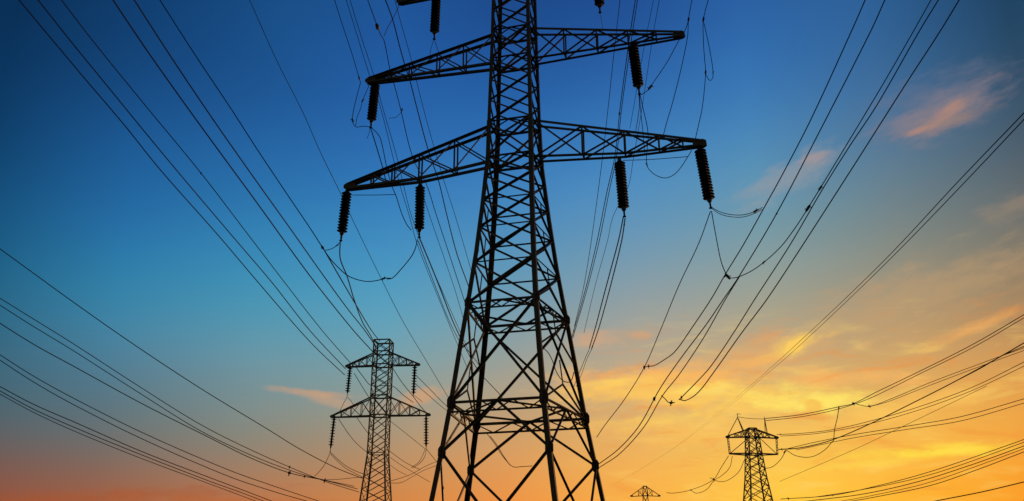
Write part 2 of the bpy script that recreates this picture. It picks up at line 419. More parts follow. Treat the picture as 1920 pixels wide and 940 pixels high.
for sd_ in (-1, 1):
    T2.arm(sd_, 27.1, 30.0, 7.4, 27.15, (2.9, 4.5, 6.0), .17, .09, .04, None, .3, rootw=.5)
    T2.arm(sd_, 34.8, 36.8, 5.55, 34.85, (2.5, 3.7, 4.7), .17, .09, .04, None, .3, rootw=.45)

# the pylon on the right, with its horned head ------------------
P3 = Vector((51.1, 200, 0))
root3 = empty('transmission_tower', 'small flat-topped lattice pylon with two horns against yellow sky at right', 'pylon', P3, 'lattice pylons')
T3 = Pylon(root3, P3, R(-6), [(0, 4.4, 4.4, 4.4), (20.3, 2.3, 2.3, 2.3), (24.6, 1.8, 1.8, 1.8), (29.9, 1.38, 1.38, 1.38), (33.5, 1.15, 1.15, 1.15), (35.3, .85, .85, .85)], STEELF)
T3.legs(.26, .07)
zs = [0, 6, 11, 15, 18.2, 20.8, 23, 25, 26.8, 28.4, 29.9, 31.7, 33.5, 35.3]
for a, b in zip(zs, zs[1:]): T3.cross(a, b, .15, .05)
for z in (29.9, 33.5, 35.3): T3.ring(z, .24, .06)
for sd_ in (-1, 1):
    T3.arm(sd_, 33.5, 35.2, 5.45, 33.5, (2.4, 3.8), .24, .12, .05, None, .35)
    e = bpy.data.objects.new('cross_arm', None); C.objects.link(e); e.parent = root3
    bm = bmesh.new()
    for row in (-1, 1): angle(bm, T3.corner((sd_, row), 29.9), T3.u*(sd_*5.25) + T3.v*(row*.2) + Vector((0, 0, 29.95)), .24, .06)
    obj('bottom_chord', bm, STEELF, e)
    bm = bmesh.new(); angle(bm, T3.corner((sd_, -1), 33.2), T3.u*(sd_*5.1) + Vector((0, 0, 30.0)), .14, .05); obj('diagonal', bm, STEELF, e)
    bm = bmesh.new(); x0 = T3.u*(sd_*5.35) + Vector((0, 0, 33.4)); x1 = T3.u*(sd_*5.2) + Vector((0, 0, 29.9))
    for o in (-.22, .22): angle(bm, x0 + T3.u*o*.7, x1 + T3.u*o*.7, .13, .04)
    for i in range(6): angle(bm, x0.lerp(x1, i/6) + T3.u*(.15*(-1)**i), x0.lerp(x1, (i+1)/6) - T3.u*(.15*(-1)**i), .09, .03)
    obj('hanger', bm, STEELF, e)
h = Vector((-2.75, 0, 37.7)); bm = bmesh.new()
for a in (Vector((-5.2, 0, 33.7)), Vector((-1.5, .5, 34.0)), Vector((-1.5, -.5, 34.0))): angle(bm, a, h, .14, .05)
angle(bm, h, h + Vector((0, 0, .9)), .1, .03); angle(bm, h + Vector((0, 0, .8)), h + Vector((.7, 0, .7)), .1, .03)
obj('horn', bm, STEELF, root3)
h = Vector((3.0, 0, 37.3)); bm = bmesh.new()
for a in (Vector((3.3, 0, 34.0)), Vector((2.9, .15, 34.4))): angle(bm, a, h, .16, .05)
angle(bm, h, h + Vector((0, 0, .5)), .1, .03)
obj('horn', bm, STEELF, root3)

# the farthest one ----------------------------------------------
P4 = Vector((48.6, 350, 0))
root4 = empty('transmission_tower', 'tiny farthest lattice pylon low on the horizon between the big one and the horned one', 'pylon', P4, 'lattice pylons')
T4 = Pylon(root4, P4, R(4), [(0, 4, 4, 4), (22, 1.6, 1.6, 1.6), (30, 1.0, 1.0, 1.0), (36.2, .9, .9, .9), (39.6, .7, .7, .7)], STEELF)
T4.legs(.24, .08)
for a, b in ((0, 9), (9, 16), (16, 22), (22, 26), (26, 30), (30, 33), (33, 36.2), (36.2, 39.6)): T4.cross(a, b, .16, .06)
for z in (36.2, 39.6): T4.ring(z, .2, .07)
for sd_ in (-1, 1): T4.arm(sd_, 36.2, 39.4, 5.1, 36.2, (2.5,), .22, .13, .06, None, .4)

# ------------------------------------------------------------------ insulator strings (they hang from the arms: things of their own)
def disc_mesh(name, Rr, pitch, m):
    bm = bmesh.new()
    lathe(bm, [(Rr*.28, pitch*.28), (Rr*.38, pitch*.06), (Rr*.97, -pitch*.02), (Rr, -pitch*.05), (Rr*.97, -pitch*.09), (Rr*.38, -pitch*.05), (Rr*.30, -pitch*.26)], 20)
    me = bpy.data.meshes.new(name); bm.to_mesh(me); bm.free(); me.materials.append(m)
    for p in me.polygons: p.use_smooth = True
    return me
def insulator(label, p0, p1, n, Rr, group, tail=.5):
    n = round(n*.72)
    Rr *= .88
    """p0 top shackle, p1 bottom end of the fittings"""
    root = empty('insulator_string', label, 'insulator', p0, group)
    d = (p1 - p0); L = d.length; dn = d.normalized()
    root.rotation_euler = (-dn).to_track_quat('Z', 'Y').to_euler()
    top = .22 if L > 3.2 else .12
    body = L - top - tail; pitch = body/n
    me = disc_mesh('disc', Rr, pitch, GLAZE)
    for i in range(n):
        o = bpy.data.objects.new('disc', me); C.objects.link(o); o.parent = root
        o.location = (0, 0, -top - pitch*(i+.5)); o.rotation_euler = (R(random.uniform(-1.2, 1.2)), R(random.uniform(-1.2, 1.2)), random.uniform(0, 3))
    bm = bmesh.new(); lathe(bm, [(Rr*.34, -top-.02), (Rr*.38, -top-.06), (Rr*.38, -top-body+.04), (Rr*.32, -top-body)], 12); obj('core', bm, GLAZE, root)
    bm = bmesh.new(); lathe(bm, [(.05, .06), (.10, .04), (.10, -top*.5), (.16, -top), (.05, -top-.02)], 8); obj('shackle', bm, STEEL, root)
    z = -top-body
    bm = bmesh.new(); lathe(bm, [(.13, z+.02), (.11, z-tail*.25), (.05, z-tail*.4), (.045, z-tail*.85), (.09, z-tail*.92), (.09, z-tail)], 8)
    plate(bm, Vector((0, 0, z-tail*.55)), Vector((0, 1, 0)), .2, tail*.5, .015)
    obj('yoke', bm, STEEL, root)
    return root
G = 'insulator strings hanging from the big pylon'
insulator('black ribbed insulator at the tip of the lower left arm, beside the small tie bar', at(651, 357, 'a'), at(639, 452, 'a'), 20, .33, G)
insulator('black ribbed insulator under the middle of the lower left arm', at(788, 343, 'a'), at(786, 446, 'a'), 21, .31, G)
insulator('black ribbed insulator at the tip of the upper left arm', at(704, 155, 'a'), at(695, 240, 'a'), 18, .32, G)
insulator('black ribbed insulator cut by the top edge, left of the tower body', at(819, -22, 'a'), at(814, 74, 'a'), 20, .32, G)
insulator('black ribbed insulator end just peeping in at the top edge, right of the tower body', at(1119, -78, 'a'), at(1125, 24, 'a'), 20, .32, G)
insulator('black ribbed insulator below the upper right arm, leaning slightly', at(1186, 82, 'a'), at(1199, 177, 'a'), 20, .33, G)
insulator('black ribbed insulator under the middle of the lower right arm', at(1161, 297, 'a'), at(1171, 407, 'a'), 22, .33, G)
insulator('black ribbed insulator at the tip of the lower right arm, the longest one', at(1311, 274, 'a'), at(1333, 391, 'a'), 23, .34, G)
G = 'insulator strings on the left background pylon'
insulator('tiny insulator at the left end of the background pylon\'s upper arm', at(657, 686, 140), at(651, 742, 140), 14, .46, G, .55)
insulator('tiny insulator at the right end of the background pylon\'s upper arm', at(778, 684, 140), at(775, 744, 140), 14, .46, G, .5)
insulator('tiny insulator at the left end of the background pylon\'s lower arm', at(627, 781, 140), at(619, 848, 140), 14, .46, G, .9)
insulator('tiny insulator at the right end of the background pylon\'s lower arm', at(799, 780, 140), at(799, 843, 140), 14, .46, G, .7)

# ------------------------------------------------------------------ cables
def spline(P, n):
    """Catmull-Rom through 2D points, with the position along the list"""
    out = []
    for i in range(len(P)-1):
        a = P[max(i-1, 0)]; b = P[i]; c = P[i+1]; d = P[min(i+2, len(P)-1)]
        t1 = (.5*(c[0]-a[0]), .5*(c[1]-a[1])); t2 = (.5*(d[0]-b[0]), .5*(d[1]-b[1]))
        L = math.hypot(c[0]-b[0], c[1]-b[1])
        for t_, (h, o) in ((t1, (b, a)), (t2, (d, c))): pass
        l1 = math.hypot(*t1) or 1; l2 = math.hypot(*t2) or 1
        t1 = (t1[0]/l1*L, t1[1]/l1*L); t2 = (t2[0]/l2*L, t2[1]/l2*L)
        for k in range(n):
            t = k/n; h1 = 2*t**3-3*t*t+1; h2 = t**3-2*t*t+t; h3 = -2*t**3+3*t*t; h4 = t**3-t*t
            out.append((i+t, h1*b[0]+h2*t1[0]+h3*c[0]+h4*t2[0], h1*b[1]+h2*t1[1]+h3*c[1]+h4*t2[1]))
    out.append((len(P)-1, P[-1][0], P[-1][1]))
    return out
def cable(name, label, cat, w, pts, ends, clamps=(), keys=None, group=None, fade=1.):
    ks = {0: ends[0], len(pts)-1: ends[1]}
    if keys: ks.update(keys)
    idx = sorted(ks); K = {i: at(pts[i][0], pts[i][1], ks[i]) for i in idx}
    sp = spline(pts, 7)
    P3d = []
    for (t, x, y) in sp:
        for i0, i1 in zip(idx, idx[1:]):
            if i0 <= t <= i1: break
        A, B = K[i0], K[i1]; d = ray(x, y)
        azA = math.atan2(A.x, A.y); azB = math.atan2(B.x, B.y)
        pos = None
        if abs(azA-azB) > R(7):
            n = Vector((A.y-B.y, B.x-A.x, 0))
            den = d.dot(n)
            if abs(den) > 1e-6: pos = CAM + d*((A-CAM).dot(n)/den)
        if pos is None:
            seg = [q for q in sp if i0 <= q[0] <= i1]
            L = [0]
            for a, b in zip(seg, seg[1:]): L.append(L[-1] + math.hypot(b[1]-a[1], b[2]-a[2]))
            k = L[[q[0] for q in seg].index(t)]/L[-1]
            Y = 1/((1-k)/A.y + k/B.y); pos = CAM + d*(Y/d.y)
        P3d.append(pos)
    ym = math.sqrt(P3d[0].y*P3d[-1].y)
    rad = [.5*w*(ym**.35)*(p.y**.65)/FOC/.97 for p in P3d]
    rad = [r*(1 - (1-fade)*min(1, i/len(rad)*1.5)) for i, r in enumerate(rad)]
    off = lambda q: q[0] < 0 or q[0] > 1920 or q[1] < 0 or q[1] > 940
    n0 = 0
    if off(pts[0]):                                # the span goes on beyond the picture
        d = (P3d[0]-P3d[4]).normalized(); P3d[:0] = [P3d[0]+d*70+Vector((0, 0, 2)), P3d[0]+d*35+Vector((0, 0, .4))]; rad[:0] = [rad[0]]*2; n0 = 2
    if off(pts[-1]):
        d = (P3d[-1]-P3d[-5]).normalized(); P3d += [P3d[-1]+d*60, P3d[-1]+d*120]; rad += [rad[-1]]*2
    o = P3d[0].copy(); bm = bmesh.new(); tube(bm, [p-o for p in P3d], rad, 6)
    c = obj(name, bm, CABLE, None, o); tag(c, label, cat, group)
    for p in c.data.polygons: p.use_smooth = True
    for q in clamps:
        i, size = q[0], q[1]
        j = min(len(P3d)-2, max(1, int(round(i*7)) + n0)); p = P3d[j]-o; d = (P3d[j+1]-P3d[j-1]).normalized()
        s = size*P3d[j].y/FOC; bm = bmesh.new()
        tube(bm, [p-d*s, p-d*s*.7, p-d*s*.2, p+d*s*.2, p+d*s*.7, p+d*s], [s*.12, s*.24, s*.34, s*.30, s*.24, s*.12], 8)
        x, y = frame(d, Vector((0, 0, 1)))
        tube(bm, [p-d*s*.5 - x*s*.1, p-d*s*.5 - x*s*.75], s*.12, 6); tube(bm, [p+d*s*.3 + x*s*.1, p+d*s*.45 + x*s*.6], s*.12, 6)
        obj('clamp', bm, STEEL, c)
    return c
PL, JC = 'power_line', 'jumper_cable'
GU = 'power lines slanting across the upper left sky'
cable(PL, 'outermost of the dark lines slanting down across the upper left sky', 'power line', 2.02, [(32,-4),(150,137),(235,237),(300,318),(407,439),(480,525),(562,620),(599,659),(646,703)], ('h24', 139.6), group=GU)
cable(PL, 'second line from the left across the upper left sky', 'power line', 2.02, [(68,-4),(137,83),(200,160),(280,258),(350,342),(440,448),(510,530),(581,620),(648,692)], ('h24.5', 139.6), group=GU)
cable(PL, 'third line from the left in the upper left sky, with one small clamp halfway', 'power line', 1.75, [(112,-4),(175,78),(270,195),(377,325),(465,440),(530,525),(604,620),(659,683)], ('h25', 139.6), ((3, 5),), group=GU)
cable(PL, 'thick fourth line from the left, starting at the top edge above the clear gap', 'power line', 2.39, [(209,-4),(275,94),(350,200),(425,303),(480,378),(560,489),(600,542),(662,619),(700,661)], ('h25', 139.4), group=GU)
cable(PL, 'thick fifth line from the left in the upper left sky', 'power line', 2.30, [(249,-4),(320,106),(400,225),(480,339),(545,430),(600,508),(650,577),(684,620),(706,652)], ('h25.5', 139.4), group=GU)
cable(PL, 'line ending at the jumper joint left of the lower left arm tip', 'power line', 2.02, [(297,-4),(367,105),(435,207),(480,277),(540,367),(580,426),(609,471)], ('h25', 'a'), ((6, 7),), group=GU)
cable(PL, 'line running from the left jumper joint down to the background pylon head', 'power line', 2.0, [(609,471),(640,525),(664,566),(684,600),(698,622),(712,640)], ('a', 139.2))
cable(PL, 'hair-thin line passing behind the leftmost insulator', 'power line', 1.1, [(466,-4),(520,116),(568,211),(600,284),(640,366),(660,410),(711,515),(755,602),(797,673),(842,748)], ('h46', 'h46'))
GL = 'power lines sweeping in from the left edge'
cable(PL, 'uppermost single line sweeping in from the left edge', 'power line', 1.66, [(-4,464),(62,512),(128,560),(239,638),(372,726),(505,807),(560,841),(629,877),(679,897)], ('h21', 150.), group=GL)
cable(PL, 'upper strand of the close pair entering the left edge at mid height', 'power line', 1.38, [(-4,557),(62,598),(133,642),(255,721),(372,794),(460,839),(543,876),(610,903),(673,923)], ('h18', 150.), ((6, 5),), group=GL)
cable(PL, 'lower strand of the close pair entering the left edge at mid height', 'power line', 1.38, [(-4,570),(62,612),(133,655),(255,733),(372,806),(460,849),(532,878),(586,895),(664,912)], ('h18', 150.), group=GL)
cable(PL, 'single line below the close pair, with three clamps near the left background pylon', 'power line', 1.56, [(-4,604),(65,647),(138,687),(266,757),(399,824),(470,859),(543,887),(609,901),(670,917)], ('h17', 150.), ((6, 8), (6.4, 5), (7, 7)), group=GL)
cable(PL, 'upper strand of the fourth bundle down the left edge', 'power line', 1.38, [(-4,663),(62,705),(138,747),(266,811),(425,880),(520,914),(604,942)], ('h15', 'h13'), group=GL)
cable(PL, 'lower strand of the fourth bundle down the left edge', 'power line', 1.38, [(-4,673),(62,716),(138,759),(266,823),(425,892),(510,921),(586,943)], ('h15', 'h13'), group=GL)
cable(PL, 'upper strand of the lowest bundle at the left edge', 'power line', 1.47, [(-4,723),(62,758),(138,791),(266,847),(399,898),(460,921),(520,944)], ('h13.5', 'h12'), group=GL)
cable(PL, 'middle strand of the lowest bundle at the left edge', 'power line', 1.38, [(-4,731),(62,767),(138,801),(255,849),(394,903),(450,923),(505,944)], ('h13.5', 'h12'), group=GL)
cable(PL, 'bottommost strand of all the lines entering at the left edge', 'power line', 1.20, [(-4,737),(62,773),(138,808),(255,856),(394,908),(440,925),(490,944)], ('h13.5', 'h12'), group=GL)
# round the left background pylon
GB = 'thin lines round the left background pylon'
cable(PL, 'thin line from the pylon\'s lower left insulator passing right, upper strand', 'power line', 1.08, [(619,848),(646,872),(668,884),(686,890)], (139.8, 145.), group=GB)
cable(PL, 'thin line from the pylon\'s lower left insulator passing right, lower strand', 'power line', 0.99, [(620,852),(645,876),(664,887),(682,896)], (139.8, 145.), group=GB)
cable(JC, 'short slack jumper from the background pylon\'s lower left insulator to the clamped line', 'jumper cable', 0.99, [(619,849),(610,869),(600,883),(590,893)], (139.8, 133.), group=GB)
cable(PL, 'flat thin line joining the clamped line to the background pylon body', 'power line', 0.90, [(609,900),(635,899),(664,896),(684,895)], (140., 144.), group=GB)
cable(PL, 'line crossing behind the background pylon between its two arms on the left', 'power line', 1.17, [(664,700),(679,725),(692,746),(712,780)], (143., 150.), group=GB)
cable(PL, 'line from under the upper arm slanting behind the background pylon body', 'power line', 1.3, [(667,688),(682,708),(696,723),(735,724),(756,741),(775,755)], (142., 155.), group=GB, keys={3: 150.})
cable(PL, 'line from the body past the upper right insulator foot to the lower arm tip', 'power line', 1.26, [(736,690),(752,715),(775,744),(790,764),(804,779)], (143., 141.), group=GB)
cable(PL, 'upper of two lines leaving the upper right insulator to the big pylon leg', 'power line', 1.17, [(781,705),(807,731),(838,762),(860,776)], (142., 190.), group=GB)
cable(PL, 'lower of two lines leaving the upper right insulator to the big pylon leg', 'power line', 1.08, [(780,721),(803,741),(832,766),(856,783)], (142., 190.), group=GB)
cable(PL, 'short hooked wire at the foot of the upper right insulator', 'power line', 0.90, [(777,742),(785,748),(792,754)], (140., 144.), group=GB)
cable(JC, 'faint V of wire below the upper left insulator, left strand', 'jumper cable', 0.90, [(651,744),(644,757),(637,772)], (140., 141.), group=GB)
cable(JC, 'faint V of wire below the upper left insulator, right strand', 'jumper cable', 0.90, [(651,744),(658,752),(666,764)], (140., 142.), group=GB)
cable(PL, 'line sagging under the background pylon\'s lower left arm to its body', 'power line', 1.08, [(635,786),(656,817),(672,835),(688,848)], (142., 150.), group=GB)
cable(PL, 'line dropping from the middle of the lower left arm to the body', 'power line', 1.08, [(667,780),(680,799),(692,815)], (142., 146.), group=GB)
cable(PL, 'faint straight line from the body to the lower right insulator foot', 'power line', 0.81, [(731,789),(765,816),(797,842)], (143., 142.), group=GB)
cable(PL, 'sagging strand right of the background body, uppermost', 'power line', 0.99, [(727,843),(745,857),(763,869),(788,881)], (143., 160.), group=GB)
cable(PL, 'sagging strand right of the background body, middle', 'power line', 0.90, [(729,856),(750,871),(775,886),(806,904)], (143., 160.), group=GB)
cable(PL, 'sagging strand right of the background body, lowest', 'power line', 0.81, [(729,870),(745,882),(762,891)], (143., 160.), group=GB)
cable(JC, 'outer slack jumper from the lower right insulator foot curving left', 'jumper cable', 0.90, [(797,843),(791,857),(784,868),(771,877)], (140., 146.), group=GB)
cable(JC, 'inner slack jumper from the lower right insulator foot curving left', 'jumper cable', 0.90, [(799,844),(796,857),(788,868),(774,878)], (140., 146.), group=GB)
cable(PL, 'short wire from the lower right insulator foot to the big pylon leg', 'power line', 0.99, [(800,843),(808,853),(818,865)], (140., 150.), group=GB)
cable(PL, 'upward sweeping thin line from the background body to the big leg, upper', 'power line', 0.99, [(729,903),(750,897),(772,889),(795,876),(822,864)], (144., 170.), group=GB)
cable(PL, 'upward sweeping thin line from the background body to the big leg, lower', 'power line', 0.90, [(729,906),(752,905),(775,893),(795,882),(822,872)], (144., 170.), group=GB)
# upper left of the near tower
GT = 'lines coming down from the top edge left of the tower body'
cable(PL, 'leftmost line from the top edge ending in a joint above the upper left arm tip', 'power line', 1.47, [(626,-4),(642,47),(659,98),(676,155)], ('h31', 'a'), ((2.9, 6),), group=GT)
cable(JC, 'looped jumper hanging beside the upper left insulator', 'jumper cable', 1.5, [(676,155),(668,185),(662,212),(661,226),(667,238),(680,237),(694,238)], ('a', 'a'), ((3, 6),))
cable(JC, 'short wire from the upper left arm tip down to the jumper clamp', 'jumper cable', 1.3, [(694,156),(687,172),(680,189),(676,204),(669,222),(667,236)], ('a', 'a'), ((2, 5),))
cable(JC, 'frayed short wire end below the upper left insulator', 'jumper cable', 1.0, [(694,240),(692,250),(688,260)], ('a', 'a'))
cable(PL, 'left strand of the thin pair passing behind the upper left arm tip', 'power line', 1.10, [(648,-4),(670,68),(693,142),(713,200),(740,308),(751,351),(766,400),(783,460),(838,598),(876,690)], ('h46', 'h44'), group=GT)
cable(PL, 'right strand of the thin pair passing behind the upper left arm tip', 'power line', 1.10, [(655,-4),(677,68),(701,142),(717,200),(747,305),(756,345),(770,400),(790,455),(852,598),(884,670)], ('h46', 'h44'), group=GT)
cable(PL, 'kinked line with a long clamp between the arm tips at top left', 'power line', 1.56, [(688,-4),(704,40),(713,64),(720,76),(731,130),(737,151),(750,200),(774,296),(800,347),(817,400),(845,485),(872,568)], ('h46', 'h46'), ((1.5, 13),), group=GT)
cable(PL, 'thickest line left of the body, bending under the top arm tip and clamped low down', 'power line', 2.02, [(721,-4),(736,36),(748,82),(759,122),(768,149),(781,200),(803,282),(822,338),(837,400),(857,477),(880,541)], ('h46', 'h46'), ((9, 4),), group=GT)
cable(PL, 'innermost thin line left of the tower body', 'power line', 1.10, [(739,-4),(752,44),(770,108),(793,200),(814,277),(832,338),(852,400),(868,454),(885,513)], ('h48', 'h46'), group=GT)
cable(PL, 'thin line emerging right of the middle left insulator', 'power line', 1.01, [(792,362),(804,400),(828,470),(854,547),(870,602)], (60., 90.), group=GT)
cable(PL, 'strong line from the upper left insulator foot down to the lower left arm', 'power line', 2.0, [(695,240),(706,276),(719,320),(725,348)], ('a', 50.))
cable(JC, 'jumper from the upper left insulator foot past the lower left arm to the middle insulator', 'jumper cable', 1.7, [(697,240),(707,250),(714,262),(726,318),(735,350),(742,366),(753,400),(762,420),(771,432)], ('a', 'a'))
cable(JC, 'straight tie bar below the lower left arm tip', 'tie bar', 1.5, [(661,366),(700,366),(742,365)], ('a', 'a'))
cable(JC, 'small dangling wire stub between upper and lower left arms', 'jumper cable', 1., [(729,222),(742,220),(752,211),(754,205)], (50., 50.), ((2.9, 4),))
cable(PL, 'wire from the top arm tip at the upper edge to the thick kinked line', 'power line', 1.3, [(751,5),(743,22),(736,36),(727,52),(720,68)], ('a', 52.))
cable(PL, 'left leg of the small inverted V under the top left insulator', 'power line', 1.1, [(814,73),(809,88),(806,104)], ('a', 48.))
cable(PL, 'right leg of the small inverted V under the top left insulator', 'power line', 1.1, [(814,73),(819,88),(824,102)], ('a', 48.))
cable(PL, 'short wire under the insulator at the top edge right of the body', 'power line', 1.2, [(1124,22),(1128,38),(1130,56)], ('a', 48.))
# left jumper loops
cable(JC, 'left half of the big slack loop below the two lower left insulators', 'jumper cable', 1.9, [(610,473),(623,490),(649,515),(668,524),(689,528),(708,526),(721,522)], ('a', 'a'), ((5.8, 6),))
cable(JC, 'right half of the big slack loop, rising to the middle left insulator', 'jumper cable', 1.9, [(724,522),(735,522),(752,505),(770,483),(778,468),(783,448)], ('a', 'a'), ((.4, 5),))
cable(JC, 'short jumper from the leftmost insulator foot to the joint on the line', 'jumper cable', 1.5, [(639,453),(631,461),(621,467),(608,470)], ('a', 'a'), ((.8, 4),))
cable(PL, 'line dropping from the leftmost insulator foot towards the background pylon', 'power line', 2.0, [(638,451),(638,485),(651,519),(664,562),(680,605),(694,628),(706,652)], ('a', 139.))
cable(PL, 'strong line from the middle left insulator foot into the tower legs', 'power line', 2.2, [(786,445),(791,457),(817,520),(848,600),(863,633)], ('a', 'h34'))
cable(PL, 'thin line beside the strong one from the middle left insulator foot', 'power line', 1.3, [(784,452),(800,495),(818,542),(840,597),(862,642)], ('a', 'h34'))
cable(PL, 'line seen through the left legs, curving down behind the ring', 'power line', 1.4, [(863,633),(886,678),(903,703),(927,729),(938,741),(944,750)], ('h34', 'h30'))
cable(PL, 'line seen through the left legs, on to the ring\'s left corner', 'power line', 1.2, [(862,642),(880,661),(895,680),(906,700)], ('h34', 'h30'))
cable(PL, 'loose strand hanging in the opening below the ring, left of the pair', 'power line', 1.2, [(912,812),(928,833),(942,855),(957,873)], ('h24', 'h22'))
cable(PL, 'loose strand hanging in the opening below the ring, right of the pair', 'power line', 1.2, [(919,818),(932,835),(946,858),(961,875),(980,875),(998,874)], ('h24', 'h22'))
cable(JC, 'slack loop seen between the two right-hand legs above the ring', 'jumper cable', 1.8, [(1018,652),(1028,662),(1036,677),(1043,697),(1054,713),(1066,717),(1072,712),(1076,698)], (46., 46.))
# right of the body
GR = 'lines coming down from the top edge right of the tower body'
cable(PL, 'thin line nearest the tower body on its right', 'power line', 1.32, [(1163,-4),(1152,92),(1142,186),(1130,293),(1109,450),(1094,540),(1077,612)], ('h47', 'h47'), group=GR)
cable(PL, 'left strand of the thick pair behind the upper right arm', 'power line', 1.79, [(1192,-4),(1182,60),(1163,200),(1153,293),(1138,360),(1120,450),(1099,538),(1072,634)], ('h46', 'h46'), ((2.2, 6), (6.9, 4)), group=GR)
cable(PL, 'right strand of the thick pair behind the upper right arm', 'power line', 1.60, [(1196,-4),(1186,60),(1166,200),(1156,293),(1142,360),(1124,450),(1102,538),(1074,634)], ('h46.3', 'h46.3'), group=GR)
cable(PL, 'thin line crossing behind the upper right arm near its insulator', 'power line', 1.13, [(1226,-4),(1214,57),(1204,109),(1190,190),(1181,241)], ('h47', 'h47'), group=GR)
cable(PL, 'thin long line right of the upper right insulator, vanishing near the legs', 'power line', 1.03, [(1237,-4),(1225,63),(1210,162),(1201,220),(1187,301),(1178,350),(1150,405),(1139,452),(1117,532),(1095,624)], ('h47', 'h46'), group=GR)
cable(PL, 'line with a clamp just above the upper right arm tip, ending behind the lower arm', 'power line', 1.69, [(1298,-4),(1291,37),(1289,70),(1275,138),(1259,200),(1250,230),(1243,257)], ('h28', 46.), ((1, 7),), group=GR)
cable(JC, 'jumper from that clamp slanting down to the upper right insulator foot', 'jumper cable', 1.6, [(1290,42),(1284,58),(1273,76),(1250,118),(1225,155),(1214,170),(1202,178)], ('a', 'a'), ((4.6, 8),))
cable(PL, 'rightmost line from the top edge to the lower right arm tip', 'power line', 1.69, [(1329,-4),(1319,37),(1319,80),(1321,109),(1323,136),(1317,200),(1309,238),(1303,264)], ('h28', 'a'), ((1, 7), (4, 6)), group=GR)
cable(JC, 'narrow drop-shaped loop hanging free beyond the upper right arm tip', 'jumper cable', 1.5, [(1320,44),(1328,80),(1334,112),(1337,136),(1336,147),(1331,151),(1324,141)], ('a', 'a'), ((3, 4),))
cable(PL, 'left of three wires from the upper right insulator foot down to the arm below', 'power line', 1.6, [(1198,178),(1199,200),(1192,246)], ('a', 50.))
cable(PL, 'middle of three wires from the upper right insulator foot', 'power line', 1.5, [(1199,178),(1201,205),(1206,252),(1209,290)], ('a', 50.))
cable(JC, 'right of three wires from the upper right insulator foot, running behind the arm below', 'jumper cable', 1.6, [(1200,178),(1205,200),(1215,250),(1212,300),(1214,312)], ('a', 'a'))
cable(JC, 'slack U-shaped loop under the lower right arm', 'jumper cable', 1.6, [(1211,306),(1217,318),(1230,329),(1246,334),(1260,330),(1272,320),(1286,300),(1297,282)], ('a', 'a'))
cable(JC, 'straight tie bar between the two insulator tops under the lower right arm', 'tie bar', 1.5, [(1168,301),(1225,299),(1289,294)], ('a', 'a'))
cable(PL, 'left strand of the pair hanging from the middle right insulator', 'power line', 2.2, [(1169,406),(1160,450),(1144,510),(1128,570),(1117,612),(1105,653)], ('a', 'h36'))
cable(PL, 'right strand of the pair hanging from the middle right insulator', 'power line', 2.2, [(1172,410),(1166,450),(1149,520),(1133,580),(1122,618),(1109,655)], ('a', 'h36'), ((.3, 6), (4.9, 4)))
cable(PL, 'fine tail below the joined pair, left', 'power line', 1.0, [(1105,655),(1099,668),(1088,695),(1074,730)], ('h36', 'h36'))
cable(PL, 'fine tail below the joined pair, right', 'power line', .9, [(1109,656),(1101,672),(1091,700),(1080,726)], ('h36', 'h36'))
cable(JC, 'upper strand of the double jumper swinging right from the outermost right insulator', 'jumper cable', 1.6, [(1334,389),(1351,398),(1373,403),(1394,403),(1412,398),(1430,389)], ('a', 'a'), ((4.3, 7),))
cable(JC, 'lower strand of the double jumper swinging right from the outermost right insulator', 'jumper cable', 1.5, [(1334,391),(1351,402),(1373,407),(1394,407),(1413,401),(1429,393)], ('a', 'a'))
cable(PL, 'long line from the outermost right insulator down and left to the hooked joint', 'power line', 1.6, [(1332,397),(1310,457),(1274,533),(1238,620),(1208,689),(1171,749),(1133,799),(1119,820)], ('a', 'h20'), ((4, 7),), {4: 'h24'})
cable(JC, 'deep slack jumper from the outermost right insulator to the clamped long line', 'jumper cable', 1.9, [(1334,396),(1345,457),(1352,490),(1361,513),(1368,521),(1386,519),(1419,502),(1462,465),(1490,429),(1511,397)], ('a', 38.5), ((3.6, 9), (6.3, 5)))
GX = 'power lines slanting across the upper right sky'
cable(PL, 'line from the top right edge that becomes the deep slack jumper, with a long clamp', 'power line', 2.07, [(1748,-4),(1712,60),(1658,154),(1595,259),(1538,353),(1511,397)], ('h26', 38.5), ((4, 7), (4.8, 9)), group=GX)
cable(PL, 'close neighbour just right of the clamped line, ending at the lowest hook', 'power line', 2.07, [(1762,-4),(1723,60),(1645,196),(1592,276),(1543,354),(1481,460),(1416,560),(1375,625),(1332,688),(1300,723),(1274,749)], ('h26', 'h20'), ((10, 6),), group=GX)
cable(PL, 'rightmost steep line of the upper right sky, curling back into the lowest hook', 'power line', 2.16, [(1801,-4),(1762,60),(1706,146),(1653,229),(1606,303),(1554,384),(1503,463),(1439,560),(1391,624),(1337,700),(1309,736),(1286,751),(1273,749)], ('h26', 'h20'), group=GX)
cable(PL, 'leftmost steep line of the upper right sky, curling into the upper hooked joint', 'power line', 2.07, [(1624,-4),(1595,62),(1522,221),(1470,322),(1432,391),(1394,459),(1361,513),(1334,560),(1298,614),(1265,660),(1242,677),(1226,686),(1216,687),(1208,689)], ('h26', 'h24'), ((12, 6),), group=GX)
cable(PL, 'second steep line of the upper right sky, one small clamp, running behind the leg', 'power line', 1.97, [(1661,-4),(1632,60),(1534,252),(1456,401),(1386,518),(1356,562),(1324,609),(1278,670),(1238,728),(1199,798),(1160,842),(1119,873)], ('h26', 'h18'), ((3, 5), (8.3, 8)), group=GX)
cable(PL, 'strand splitting off the second steep line at its crossing, ending bottom centre right', 'power line', 1.69, [(1386,520),(1360,562),(1319,634),(1273,703),(1243,741),(1208,800),(1162,851),(1122,878)], ('h24.5', 'h18'), group=GX)
